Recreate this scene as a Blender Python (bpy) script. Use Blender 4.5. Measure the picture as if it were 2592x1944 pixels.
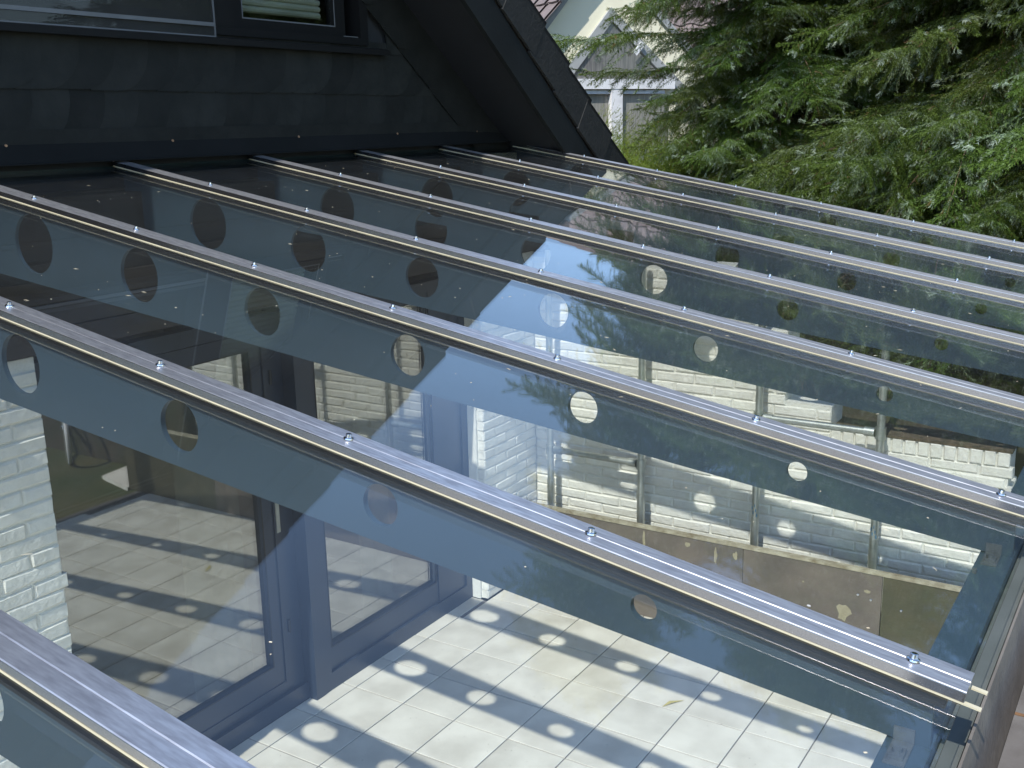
import bpy, bmesh, math, random
import numpy as np
from mathutils import Vector, Matrix
random.seed(7)
R = math.radians
scene = bpy.context.scene
for o in list(bpy.data.objects): bpy.data.objects.remove(o, do_unlink=True)

# ------------------------------------------------------------------ camera
CAM = Vector((-0.6317, -3.2081, 2.970))
yaw, pitch, roll = 0.56951, -0.24073, 0.02094
fwd = Vector((math.cos(yaw) * math.cos(pitch), math.sin(yaw) * math.cos(pitch), math.sin(pitch)))
rgt = Vector((math.sin(yaw), -math.cos(yaw), 0)); dwn = -rgt.cross(fwd)
r2 = math.cos(roll) * rgt + math.sin(roll) * dwn
d2 = -math.sin(roll) * rgt + math.cos(roll) * dwn
cam_data = bpy.data.cameras.new("camera"); cam = bpy.data.objects.new("camera", cam_data)
scene.collection.objects.link(cam); scene.camera = cam
M = Matrix.Identity(4)
for i in range(3):
    M[i][0] = r2[i]; M[i][1] = -d2[i]; M[i][2] = -fwd[i]; M[i][3] = CAM[i]
cam.matrix_world = M
cam_data.sensor_width = 36; cam_data.lens = 2685.44 / 2592 * 36
cam_data.clip_start = 0.05; cam_data.clip_end = 500

# ------------------------------------------------------------------ sky, sun, exposure
SUN_D = Vector((0.808, 0.079, -1.0)).normalized()
elev = math.asin(-SUN_D.z)
world = bpy.data.worlds.new("World"); scene.world = world; world.use_nodes = True
nt = world.node_tree; nt.nodes.clear()
wo = nt.nodes.new("ShaderNodeOutputWorld"); bg = nt.nodes.new("ShaderNodeBackground")
sky = nt.nodes.new("ShaderNodeTexSky"); sky.sky_type = 'NISHITA'; sky.sun_disc = False
sky.sun_elevation = elev; sky.sun_rotation = math.atan2(-SUN_D.x, -SUN_D.y)
sky.air_density = 1.0; sky.dust_density = 0.3; sky.ozone_density = 2.4
bg.inputs[1].default_value = 0.142
nt.links.new(sky.outputs[0], bg.inputs[0]); nt.links.new(bg.outputs[0], wo.inputs[0])
sun_data = bpy.data.lights.new("sun", 'SUN'); sun = bpy.data.objects.new("sun", sun_data)
scene.collection.objects.link(sun)
sun_data.energy = 2.5; sun_data.angle = R(0.55); sun_data.color = (1.0, 0.965, 0.91)
sun.rotation_euler = SUN_D.to_track_quat('-Z', 'Y').to_euler()
scene.view_settings.view_transform = 'Standard'; scene.view_settings.look = 'None'
scene.view_settings.exposure = 1.08; scene.view_settings.gamma = 1.0
scene.view_settings.use_curve_mapping = False
scene.render.engine = 'CYCLES'
scene.cycles.max_bounces = 10; scene.cycles.glossy_bounces = 6; scene.cycles.diffuse_bounces = 4
scene.cycles.transparent_max_bounces = 48; scene.cycles.transmission_bounces = 8
scene.cycles.sample_clamp_indirect = 6.0
scene.cycles.caustics_reflective = False

# ------------------------------------------------------------------ helpers
def link(o):
    scene.collection.objects.link(o); return o
def tag(o, label=None, cat=None, group=None, kind=None):
    if label: o['label'] = label
    if cat: o['category'] = cat
    if group: o['group'] = group
    if kind: o['kind'] = kind
    return o
def empty(name, loc=(0, 0, 0), parent=None):
    o = bpy.data.objects.new(name, None); o.location = loc; o.empty_display_size = 0.1
    if parent: o.parent = parent
    return link(o)
def mesh_obj(name, me, parent=None, loc=None):
    o = bpy.data.objects.new(name, me); link(o)
    if parent:
        o.parent = parent
        if loc is None: loc = (0, 0, 0); o.location = -world_loc(parent)
        else: o.location = Vector(loc) - world_loc(parent)
    elif loc is not None: o.location = loc
    return o
def world_loc(o):
    v = Vector(o.location)
    while o.parent: o = o.parent; v = v + Vector(o.location)
    return v
class MB:
    """collects faces, then links them as one mesh object"""
    def __init__(s): s.v = []; s.f = []; s.m = []; s.sm = []
    def add(s, vs, fs, mi=0, smooth=False):
        b = len(s.v); s.v += [tuple(v) for v in vs]
        for f in fs: s.f.append([i + b for i in f]); s.m.append(mi); s.sm.append(smooth)
        return s
    def box(s, a, b, mi=0):
        x0, x1 = sorted((a[0], b[0])); y0, y1 = sorted((a[1], b[1])); z0, z1 = sorted((a[2], b[2]))
        return s.add([(x0,y0,z0),(x1,y0,z0),(x1,y1,z0),(x0,y1,z0),(x0,y0,z1),(x1,y0,z1),(x1,y1,z1),(x0,y1,z1)],
              [(0,3,2,1),(4,5,6,7),(0,1,5,4),(1,2,6,5),(2,3,7,6),(3,0,4,7)], mi)
    def prism(s, poly, direction, mi=0, smooth=False):
        n = len(poly); d = Vector(direction)
        vs = [Vector(q) for q in poly] + [Vector(q) + d for q in poly]
        fs = [tuple(range(n - 1, -1, -1)), tuple(range(n, 2 * n))] + [(i, (i + 1) % n, n + (i + 1) % n, n + i) for i in range(n)]
        return s.add(vs, fs, mi, smooth)
    def tube(s, p, q, r0, r1=None, n=12, mi=0, caps=True):
        p = Vector(p); q = Vector(q); r1 = r0 if r1 is None else r1
        a = (q - p).normalized(); u = a.orthogonal().normalized(); w = a.cross(u)
        vs = [p + (u * math.cos(2*math.pi*i/n) + w * math.sin(2*math.pi*i/n)) * r0 for i in range(n)]
        vs += [q + (u * math.cos(2*math.pi*i/n) + w * math.sin(2*math.pi*i/n)) * r1 for i in range(n)]
        s.add(vs, [(i, (i+1) % n, n + (i+1) % n, n + i) for i in range(n)], mi, True)
        if caps: s.add(vs, [tuple(range(n-1, -1, -1)), tuple(range(n, 2*n))], mi)
        return s
    def mesh(s, name, mats):
        me = bpy.data.meshes.new(name); me.from_pydata(s.v, [], s.f)
        for m in (mats if isinstance(mats, (list, tuple)) else [mats]): me.materials.append(m)
        me.polygons.foreach_set('material_index', s.m); me.polygons.foreach_set('use_smooth', s.sm)
        me.update(); return me
    def build(s, name, mats, parent=None, loc=None):
        return mesh_obj(name, s.mesh(name, mats), parent, loc)
def recalc(me):
    bm = bmesh.new(); bm.from_mesh(me); bmesh.ops.recalc_face_normals(bm, faces=bm.faces); bm.to_mesh(me); bm.free()

# ------------------------------------------------------------------ materials
def mat(name):
    m = bpy.data.materials.new(name); m.use_nodes = True
    n = m.node_tree.nodes; b = n.get('Principled BSDF'); return m, m.node_tree, n, m.node_tree.links, b
def surf(name, col, col2=None, scale=8, rough=0.6, metal=0.0, bump=0.0, bscale=60, detail=6, rand=0.0, spec=0.5, stretch=(1,1,1), rough2=None, coords='Object'):
    m, t, n, l, b = mat(name)
    b.inputs['Roughness'].default_value = rough; b.inputs['Metallic'].default_value = metal
    b.inputs['Specular IOR Level'].default_value = spec
    tc = n.new('ShaderNodeTexCoord'); mp = n.new('ShaderNodeMapping'); mp.inputs['Scale'].default_value = stretch
    l.new(tc.outputs[coords], mp.inputs[0])
    nz = n.new('ShaderNodeTexNoise'); nz.inputs['Scale'].default_value = scale; nz.inputs['Detail'].default_value = detail
    oi = n.new('ShaderNodeObjectInfo')
    ad = n.new('ShaderNodeVectorMath'); ad.operation = 'ADD'
    sc = n.new('ShaderNodeVectorMath'); sc.operation = 'SCALE'; sc.inputs['Scale'].default_value = 37.0
    cb = n.new('ShaderNodeCombineXYZ'); l.new(oi.outputs['Random'], cb.inputs[0]); l.new(oi.outputs['Random'], cb.inputs[1])
    l.new(cb.outputs[0], sc.inputs[0]); l.new(mp.outputs[0], ad.inputs[0]); l.new(sc.outputs[0], ad.inputs[1])
    l.new(ad.outputs[0], nz.inputs['Vector'])
    c2 = col2 or tuple(c * 0.8 for c in col)
    mx = n.new('ShaderNodeMix'); mx.data_type = 'RGBA'
    rp = n.new('ShaderNodeValToRGB'); rp.color_ramp.elements[0].position = 0.35; rp.color_ramp.elements[1].position = 0.68
    l.new(nz.outputs[0], rp.inputs[0]); l.new(rp.outputs[0], mx.inputs['Factor'])
    mx.inputs['A'].default_value = (*col, 1); mx.inputs['B'].default_value = (*c2, 1)
    out = mx.outputs['Result']
    if rand:
        h = n.new('ShaderNodeHueSaturation'); mr = n.new('ShaderNodeMapRange')
        mr.inputs['To Min'].default_value = 1 - rand; mr.inputs['To Max'].default_value = 1 + rand
        l.new(oi.outputs['Random'], mr.inputs[0]); l.new(mr.outputs[0], h.inputs['Value']); l.new(out, h.inputs['Color']); out = h.outputs[0]
    l.new(out, b.inputs['Base Color'])
    if rough2 is not None:
        mr2 = n.new('ShaderNodeMapRange'); mr2.inputs['To Min'].default_value = rough; mr2.inputs['To Max'].default_value = rough2
        l.new(nz.outputs[0], mr2.inputs[0]); l.new(mr2.outputs[0], b.inputs['Roughness'])
    if bump:
        bn = n.new('ShaderNodeTexNoise'); bn.inputs['Scale'].default_value = bscale; bn.inputs['Detail'].default_value = 5
        l.new(ad.outputs[0], bn.inputs['Vector'])
        bp = n.new('ShaderNodeBump'); bp.inputs['Strength'].default_value = bump; bp.inputs['Distance'].default_value = 0.01
        l.new(bn.outputs[0], bp.inputs['Height']); l.new(bp.outputs[0], b.inputs['Normal'])
    return m

def glass_mat(name, f0, fmax, tint, dust=0.0, specks=False, rough=0.0):
    """thin pane: each face lets light through straight and mirrors by Schlick's law"""
    m = bpy.data.materials.new(name); m.use_nodes = True
    t = m.node_tree; n = t.nodes; l = t.links; n.clear()
    out = n.new('ShaderNodeOutputMaterial')
    tr = n.new('ShaderNodeBsdfTransparent'); tr.inputs[0].default_value = (*tint, 1)
    gl = n.new('ShaderNodeBsdfGlossy'); gl.inputs['Roughness'].default_value = rough; gl.inputs['Color'].default_value = (1, 1, 1, 1)
    geo = n.new('ShaderNodeNewGeometry'); dt = n.new('ShaderNodeVectorMath'); dt.operation = 'DOT_PRODUCT'
    l.new(geo.outputs['Incoming'], dt.inputs[0]); l.new(geo.outputs['Normal'], dt.inputs[1])
    def mth(op, a, b=None):
        k = n.new('ShaderNodeMath'); k.operation = op
        for i, q in enumerate((a, b)):
            if q is None: continue
            if isinstance(q, (int, float)): k.inputs[i].default_value = q
            else: l.new(q, k.inputs[i])
        return k.outputs[0]
    c = mth('ABSOLUTE', dt.outputs['Value']); k = mth('POWER', mth('SUBTRACT', 1.0, c), 5.0)
    fac = mth('ADD', mth('MULTIPLY', k, fmax - f0), f0)
    mx = n.new('ShaderNodeMixShader'); l.new(fac, mx.inputs[0]); l.new(tr.outputs[0], mx.inputs[1]); l.new(gl.outputs[0], mx.inputs[2])
    sh = mx.outputs[0]
    if dust:
        df = n.new('ShaderNodeBsdfDiffuse'); df.inputs[0].default_value = (0.62, 0.61, 0.57, 1)
        tc = n.new('ShaderNodeTexCoord'); nz = n.new('ShaderNodeTexNoise'); nz.inputs['Scale'].default_value = 2.2; nz.inputs['Detail'].default_value = 8
        mp = n.new('ShaderNodeMapping'); mp.inputs['Scale'].default_value = (1, 0.35, 1)
        l.new(tc.outputs['Object'], mp.inputs[0]); l.new(mp.outputs[0], nz.inputs['Vector'])
        mr = n.new('ShaderNodeMapRange'); mr.inputs['From Min'].default_value = 0.3; mr.inputs['From Max'].default_value = 0.75
        mr.inputs['To Min'].default_value = dust * 0.4; mr.inputs['To Max'].default_value = dust * 1.6
        l.new(nz.outputs[0], mr.inputs[0]); f2 = mr.outputs[0]
        if specks:
            vo = n.new('ShaderNodeTexVoronoi'); vo.inputs['Scale'].default_value = 14; l.new(tc.outputs['Object'], vo.inputs['Vector'])
            wn = n.new('ShaderNodeSeparateColor'); l.new(vo.outputs['Color'], wn.inputs[0])
            rad = mth('MULTIPLY', mth('GREATER_THAN', wn.outputs[0], 0.72), mth('MULTIPLY', wn.outputs[1], 0.05))
            sp = mth('MULTIPLY', mth('LESS_THAN', vo.outputs['Distance'], rad), 0.75)
            f2 = mth('MAXIMUM', f2, sp)
        m2 = n.new('ShaderNodeMixShader'); l.new(f2, m2.inputs[0]); l.new(sh, m2.inputs[1]); l.new(df.outputs[0], m2.inputs[2]); sh = m2.outputs[0]
    l.new(sh, out.inputs[0]); return m

M_glass = glass_mat('roof_glass', 0.045, 1.0, (0.935, 0.95, 0.945), dust=0.011, specks=True)
M_glass_low = glass_mat('roof_glass_underside', 0.045, 1.0, (0.955, 0.975, 0.965))
M_glass_edge = surf('glass_edge', (0.02, 0.04, 0.036), rough=0.2)
M_doorglass = glass_mat('door_glass', 0.27, 1.0, (0.74, 0.76, 0.74), dust=0.008)
M_winglass = glass_mat('window_glass', 0.06, 1.0, (0.85, 0.87, 0.86))
M_beam = surf('anthracite_paint', (0.042, 0.072, 0.100), (0.037, 0.063, 0.088), scale=3, rough=0.5, bump=0.02, bscale=200)
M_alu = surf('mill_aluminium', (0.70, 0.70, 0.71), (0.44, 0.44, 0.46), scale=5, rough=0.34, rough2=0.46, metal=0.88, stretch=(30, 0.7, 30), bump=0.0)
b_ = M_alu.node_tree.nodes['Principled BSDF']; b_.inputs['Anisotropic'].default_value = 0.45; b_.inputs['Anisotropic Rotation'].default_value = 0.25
tv = M_alu.node_tree.nodes.new('ShaderNodeCombineXYZ'); tv.inputs[1].default_value = -0.98554; tv.inputs[2].default_value = -0.16946
M_alu.node_tree.links.new(tv.outputs[0], b_.inputs['Tangent'])
M_alu_side = surf('darkened_aluminium_flank', (0.36, 0.355, 0.37), (0.30, 0.295, 0.31), scale=5, rough=0.22, rough2=0.26, metal=1.0, stretch=(1, 0.5, 1))  # same aluminium as the bar tops; dark reflections on the sides put into its colour
M_steel = surf('zinc_bolt', (0.75, 0.76, 0.78), rough=0.18, metal=1.0)
M_galv = surf('galvanised_steel', (0.50, 0.52, 0.50), (0.38, 0.40, 0.38), scale=14, rough=0.42, metal=0.85, bump=0.05)
M_cream = surf('cream_seal', (0.62, 0.57, 0.40), (0.52, 0.47, 0.33), scale=10, rough=0.6)
M_black = surf('black_rubber', (0.012, 0.014, 0.017), rough=0.5)
M_navy = surf('navy_flashing', (0.010, 0.0105, 0.010), (0.013, 0.0135, 0.013), scale=4, rough=0.8, spec=0.12)
M_copper = surf('screw_head', (0.40, 0.24, 0.14), rough=0.4, metal=0.6)
M_slate = surf('slate', (0.020, 0.021, 0.0185), (0.012, 0.013, 0.0115), scale=7, rough=0.7, bump=0.35, bscale=28, rand=0.28, spec=0.2)
M_dkwood = surf('dark_stained_wood', (0.035, 0.024, 0.017), (0.022, 0.016, 0.012), scale=4, rough=0.6, stretch=(1, 12, 12), bump=0.15)
M_barge = surf('dark_barge_board', (0.016, 0.018, 0.018), (0.012, 0.0135, 0.0135), scale=5, rough=0.8, spec=0.2, bump=0.1)
M_soffit = surf('black_soffit', (0.010, 0.011, 0.014), rough=0.65)
M_rtile = surf('weathered_roof_tile', (0.026, 0.025, 0.023), (0.018, 0.018, 0.017), scale=14, rough=0.75, bump=0.4, bscale=50, rand=0.15)
M_frame = surf('dark_blue_frame', (0.026, 0.037, 0.058), (0.022, 0.032, 0.051), scale=3, rough=0.38)
M_wframe = surf('black_window_frame', (0.008, 0.008, 0.008), rough=0.6, spec=0.2)
M_wline = surf('grey_frame_trim', (0.15, 0.155, 0.16), rough=0.4)
M_blind = surf('pale_blind', (0.42, 0.43, 0.34), (0.34, 0.35, 0.26), scale=6, rough=0.8)
M_brick = surf('white_painted_brick', (0.84, 0.815, 0.74), (0.76, 0.735, 0.665), scale=12, rough=0.75, bump=0.6, bscale=38, rand=0.04, spec=0.3)
M_mortar = surf('white_painted_mortar', (0.82, 0.80, 0.73), (0.74, 0.72, 0.66), scale=18, rough=0.8, bump=0.5, bscale=70)
M_tile = surf('pale_stone_tile', (0.74, 0.70, 0.61), (0.56, 0.52, 0.44), scale=4.2, rough=0.5, bump=0.05, bscale=30, rand=0.05, detail=9)
M_grout = surf('grey_grout', (0.17, 0.155, 0.135), rough=0.9)
M_ply = surf('brown_film_board', (0.165, 0.135, 0.115), (0.11, 0.094, 0.083), scale=5, rough=0.38, bump=0.08, bscale=30, detail=10)
M_ply2 = surf('dark_green_board', (0.085, 0.075, 0.045), (0.055, 0.055, 0.035), scale=6, rough=0.4, bump=0.08, bscale=30, detail=10)
M_batten = surf('weathered_batten', (0.42, 0.38, 0.28), (0.20, 0.16, 0.10), scale=16, rough=0.8, bump=0.4)
M_stain = surf('pale_mortar_splash', (0.36, 0.32, 0.22), (0.28, 0.24, 0.16), scale=20, rough=0.9, bump=0.3)
M_rust = surf('rusty_steel', (0.18, 0.16, 0.135), (0.12, 0.105, 0.088), scale=9, rough=0.6, metal=0.0, bump=0.2, bscale=60)
M_gutterin = surf('dull_grey_gutter', (0.17, 0.16, 0.15), (0.11, 0.10, 0.092), scale=11, rough=0.6, metal=0.0, bump=0.1)
M_orust = surf('orange_rust', (0.22, 0.12, 0.055), (0.14, 0.08, 0.045), scale=30, rough=0.9)
M_soil = surf('bare_soil', (0.07, 0.055, 0.035), (0.035, 0.04, 0.018), scale=3, rough=0.95, bump=0.8, bscale=20, detail=10)
M_grass = surf('lawn', (0.045, 0.06, 0.015), (0.09, 0.08, 0.03), scale=2.0, rough=0.9, bump=0.8, bscale=60, detail=10)
M_bark = surf('spruce_bark', (0.10, 0.075, 0.055), (0.06, 0.045, 0.035), scale=12, rough=0.9, bump=0.8)
M_cream_wall = surf('cream_render', (0.92, 0.88, 0.66), (0.90, 0.85, 0.63), scale=3, rough=0.85)
M_white = surf('white_paint', (0.90, 0.90, 0.90), rough=0.5)
M_greywood = surf('grey_barge_paint', (0.42, 0.43, 0.42), (0.36, 0.37, 0.36), scale=4, rough=0.6)
M_curtain = surf('white_curtain', (0.40, 0.38, 0.33), rough=0.9)
M_pinktile = surf('grey_brown_pantile', (0.20, 0.155, 0.14), (0.15, 0.12, 0.11), scale=12, rough=0.8, rand=0.1, bump=0.2)
M_inside = surf('room_wall', (0.35, 0.32, 0.27), rough=0.9)
M_floorwood = surf('dark_wood_floor', (0.10, 0.06, 0.035), (0.07, 0.04, 0.025), scale=3, rough=0.4, stretch=(1, 10, 1))
M_sheet = surf('pale_fabric', (0.60, 0.55, 0.42), (0.5, 0.47, 0.38), scale=5, rough=0.9)

def needle_mat(name, c_old, c_new, brown):
    m, t, n, l, b = mat(name); n.remove(b)
    at = n.new('ShaderNodeAttribute'); at.attribute_name = 'tone'
    oi = n.new('ShaderNodeObjectInfo')
    rp = n.new('ShaderNodeValToRGB'); e = rp.color_ramp.elements
    e[0].position = 0.0; e[0].color = (*brown, 1); e[1].position = 1.0; e[1].color = (*c_new, 1)
    k = rp.color_ramp.elements.new(0.18); k.color = (*c_old, 1)
    k = rp.color_ramp.elements.new(0.62); k.color = (c_old[0]*1.5, c_old[1]*1.45, c_old[2]*1.1, 1)
    l.new(at.outputs['Fac'], rp.inputs[0])
    h = n.new('ShaderNodeHueSaturation'); mr = n.new('ShaderNodeMapRange'); mr.inputs['To Min'].default_value = 0.62; mr.inputs['To Max'].default_value = 1.3
    mh = n.new('ShaderNodeMapRange'); mh.inputs['To Min'].default_value = 0.475; mh.inputs['To Max'].default_value = 0.52
    l.new(oi.outputs['Random'], mr.inputs[0]); l.new(oi.outputs['Random'], mh.inputs[0])
    l.new(mr.outputs[0], h.inputs['Value']); l.new(mh.outputs[0], h.inputs['Hue']); l.new(rp.outputs[0], h.inputs['Color'])
    df = n.new('ShaderNodeBsdfDiffuse'); tl = n.new('ShaderNodeBsdfTranslucent'); gl = n.new('ShaderNodeBsdfGlossy'); gl.inputs['Roughness'].default_value = 0.45
    gl.inputs['Color'].default_value = (0.75, 0.85, 0.9, 1)
    l.new(h.outputs[0], df.inputs[0]); l.new(h.outputs[0], tl.inputs[0])
    m1 = n.new('ShaderNodeMixShader'); m1.inputs[0].default_value = 0.28; l.new(df.outputs[0], m1.inputs[1]); l.new(tl.outputs[0], m1.inputs[2])
    m2 = n.new('ShaderNodeMixShader'); m2.inputs[0].default_value = 0.02; l.new(m1.outputs[0], m2.inputs[1]); l.new(gl.outputs[0], m2.inputs[2])
    l.new(m2.outputs[0], n['Material Output'].inputs[0]); return m
M_needle = needle_mat('spruce_needles', (0.080, 0.122, 0.026), (0.38, 0.44, 0.34), (0.20, 0.13, 0.06))
M_needle2 = needle_mat('bright_conifer', (0.12, 0.17, 0.025), (0.26, 0.33, 0.08), (0.14, 0.12, 0.04))
M_twig = surf('bare_twig', (0.20, 0.14, 0.085), (0.13, 0.09, 0.055), scale=10, rough=0.9)

# ------------------------------------------------------------------ dimensions (metres)
SL = 0.17195                                   # roof fall towards the garden
def zr(y): return 2.764 + SL * y               # top of the glazing bars
SP = 0.751                                     # spacing of the rafters
WALL_Y, FAR_X, GABLE_Y = 0.339, 5.195, 0.55
cs = 1 / math.sqrt(1 + SL * SL); AX = Vector((0, -cs, -SL * cs)); NR = Vector((0, -SL * cs, cs))  # down the roof, roof normal

# ------------------------------------------------------------------ ground
g = MB()
N = 24
g.add([(-90, -90, -0.08), (90, -90, -0.08), (90, 90, -0.08), (-90, 90, -0.08)], [(0, 1, 2, 3)])
lawn = tag(g.build('lawn', M_grass), kind='structure')
g = MB().box((5.435, -12, -0.079), (60, 14, 1.24)); tag(g.build('planting_bed', M_soil), kind='structure')

floor = tag(MB().box((-3.0, -2.86, -0.07), (5.10, 0.338, -0.006)).build('terrace_floor', M_grout), kind='structure')
T = 0.32763; gap = 0.0065
def tile_mesh(w, h):
    b = MB(); e = 0.003
    b.add([(0,0,-.03),(w,0,-.03),(w,h,-.03),(0,h,-.03),(0,0,-e*.6),(w,0,-e*.6),(w,h,-e*.6),(0,h,-e*.6),(e,e,0),(w-e,e,0),(w-e,h-e,0),(e,h-e,0)],
          [(0,1,5,4),(1,2,6,5),(2,3,7,6),(3,0,4,7),(4,5,9,8),(5,6,10,9),(6,7,11,10),(7,4,8,11),(8,9,10,11)])
    return b.mesh('tile', M_tile)
tm = {}
def tile(x0, x1, y0, y1):
    k = (round(x1 - x0, 3), round(y1 - y0, 3))
    if k not in tm: tm[k] = tile_mesh(x1 - x0, y1 - y0)
    o = mesh_obj('tile', tm[k], floor, (x0, y0, random.uniform(-.0006, .0006)))
for i in range(-2, 20):
    x1 = 4.609 - i * T - gap / 2; x0 = 4.609 - (i + 1) * T + gap / 2
    x1 = min(x1, 5.09)
    if x1 - x0 < .03: continue
    for j in range(0, 10):
        y1 = 0.3618 - j * T - gap / 2; y0 = 0.3618 - (j + 1) * T + gap / 2
        if x0 < 1.70 or x1 > 4.53: y1 = min(y1, 0.334); y0 = max(y0, -2.85)
        if y1 - y0 < .02: continue
        tile(x0, x1, y0, y1)
for i in range(-2, 20):
    x1 = 4.609 - i * T - gap / 2; x0 = 4.609 - (i + 1) * T + gap / 2; x0 = max(x0, 1.668); x1 = min(x1, 4.556)
    if x1 - x0 > .03: tile(x0, x1, 0.3618 + gap / 2, 0.503)
tag(MB().box((1.663, .3381, -.07), (4.562, .64, -.006)).build('door_opening_floor', M_grout), kind='structure')
kerb = MB().box((-3.0, -3.02, -0.09), (5.1, -2.865, -0.012))
tag(kerb.build('terrace_kerb', surf('kerb_stone', (0.10, 0.095, 0.085), rough=0.9, bump=0.4)), kind='structure')

# ------------------------------------------------------------------ bricks
def brick_mesh(w, d, h, seed):
    """bevelled, uneven brick; w along x, face towards -y, depth d, height h; origin at lower left of its face"""
    rnd = random.Random(seed); j = lambda a: rnd.uniform(-a, a)
    bm = bmesh.new(); bmesh.ops.create_cube(bm, size=1)
    for v in bm.verts:
        v.co = Vector(((v.co.x + .5) * w + j(.002), (v.co.y + .5) * d, (v.co.z + .5) * h + j(.0025)))
    bmesh.ops.bevel(bm, geom=[e for e in bm.edges if all(v.co.y < d * .5 for v in e.verts)], offset=0.006, segments=1, affect='EDGES')
    for v in bm.verts:
        if v.co.y < d * .5: v.co += Vector((j(.0022), j(.0016), j(.0022)))
    me = bpy.data.meshes.new('brick'); bm.to_mesh(me); bm.free(); me.materials.append(M_brick); return me
BR_W, BR_H, CO = 0.240, 0.0545, 0.0625
bricks_full = [brick_mesh(BR_W, 0.05, BR_H, s) for s in range(7)]
cutcache = {}
def cut_brick(w, s=0, h=BR_H):
    k = (round(w / .02), round(h, 3), s % 3)
    if k not in cutcache: cutcache[k] = brick_mesh(max(.03, k[0] * .02), 0.05, h, 100 + s % 3 + k[0])
    return cutcache[k]
def put_brick(me, parent, base, direction, i):
    """direction 'y-' : face towards -y, runs +x ; 'x-' : face towards -x, runs -y"""
    o = bpy.data.objects.new('brick', me); link(o); o.parent = parent
    o.location = Vector(base) - world_loc(parent)
    if direction == 'x-': o.rotation_euler = (0, 0, -math.pi / 2)
    return o
def lay(parent, start, length_at, z0, z1, direction, off=0.0, zb=0.0):
    """courses from z0 to z1; length_at(zmid) gives (a, b) along the run"""
    c = 0; k0 = int(round(z0 / CO)); n = 0; z = k0 * CO + zb
    while z + BR_H <= z1 + .02:
        a, b = length_at(z + BR_H / 2)
        s = -((k0 + c) % 2) * 0.125 + random.uniform(-.004, .004) + off
        u = s - 0.25
        while u < b:
            u0, u1 = max(u, a), min(u + BR_W, b)
            if u1 - u0 > 0.03:
                me = bricks_full[random.randrange(7)] if u1 - u0 > BR_W - .012 else cut_brick(u1 - u0, random.randrange(3))
                zz = z + random.uniform(-.0015, .0015); pr = random.uniform(-.002, .002)
                if direction == 'y-': put_brick(me, parent, (start[0] + u0, start[1] + pr, zz), direction, n)
                else: put_brick(me, parent, (start[0] + pr, start[1] - u0, zz), direction, n)
                n += 1
            u += 0.25
        z += CO; c += 1
    return n

# ------------------------------------------------------------------ far white brick wall (along y at x = 5.195)
fw = tag(empty('brick_wall', (FAR_X, -1.0, 0)), 'white painted brick boundary wall with a stepped top at the far end of the terrace', 'brick wall')
def far_top(y): return 2.14 if y > -1.12 else (1.80 if y > -1.34 else (1.385 if y > -1.615 else 1.255))
core = MB()
for a, b, zt in ((0.50, -1.12, 2.14), (-1.12, -1.34, 1.80), (-1.34, -1.612, 1.385), (-1.612, -2.552, 1.248)):
    core.box((FAR_X + .009, b + (.004 if b < -2.5 else 0), -.05), (5.43, a, zt - .004))
core.build('mortar_core', M_mortar, fw)
def far_run(z):
    e = 2.56
    if z > 1.165: e = 1.612
    if z > 1.385: e = 1.34
    if z > 1.80: e = 1.12
    return (0.0, 0.339 + e)
nb = lay(fw, (FAR_X, 0.339, 0), far_run, 0.50, 2.13, 'x-', zb=-.015)
low = MB()                                        # courses hidden behind the formwork board
for c in range(1, 8):
    z = c * CO - .015; u = -0.125 * (c % 2)
    while u < 2.9:
        u0, u1 = max(u, 0), min(u + BR_W, 2.895)
        if u1 - u0 > .03: low.box((FAR_X, 0.339 - u1, z), (FAR_X + .05, 0.339 - u0, z + BR_H))
        u += .25
o = low.build('lower_brick_courses', M_brick, fw); o['kind'] = 'stuff'
sold = [brick_mesh(0.058, 0.05, 0.082, 300 + s) for s in range(4)]   # bricks on edge, the coping course
y = -1.612
while y > -2.54:
    put_brick(sold[random.randrange(4)], fw, (FAR_X - .004 + random.uniform(-.003, .003), y - .004, 1.168 + random.uniform(-.002, .002)), 'x-', 0); y -= 0.0672
for i in range(17):                               # end face of the wall
    z = i * CO + .003
    for u0, w in ((FAR_X + (.0 if i % 2 else .006), .105), (FAR_X + .115, .115)):
        put_brick(cut_brick(w, i), fw, (u0, -2.566, z), 'y-', 0)
cap = MB().box((FAR_X - .002, -2.56, 1.2485), (5.43, -1.614, 1.262)); cap.build('mortar_capping', surf('dirty_mortar', (0.16, 0.12, 0.08), (0.07, 0.06, 0.04), scale=25, rough=0.95, bump=0.8), fw)

# ------------------------------------------------------------------ house
house = tag(empty('gabled_house', (3.0, 0.6, 0)), 'dark slate clad gabled house with white brick ground floor and sliding terrace door', 'house')
bw = MB()
bw.box((-3.0, WALL_Y + .009, 0), (1.648, 0.50, 2.17))
brick_part = bw.build('ground_floor_wall', M_mortar, house)
right_part = MB().box((4.582, WALL_Y + .009, 0), (5.203, 0.60, 2.17)).build('ground_floor_wall', M_mortar, house)
lay(brick_part, (-3.0, WALL_Y, 0), lambda z: (3.62, 4.657), 0.10, 2.16, 'y-', zb=.003, off=.03)
lay(right_part, (4.575, WALL_Y, 0), lambda z: (0, 0.62), 0.0, 2.16, 'y-', zb=.003)
lf = MB()
for c in range(34):
    z = c * CO + .003; u = -3.0 - 0.125 * (c % 2)
    while u < 0.6:
        u0, u1 = max(u, -3.0), min(u + BR_W, 0.61)
        if u1 - u0 > .03: lf.box((u0, WALL_Y, z), (u1, WALL_Y + .05, z + BR_H))
        u += .25
o = lf.build('far_left_bricks', M_brick, house); o['kind'] = 'stuff'
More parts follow.
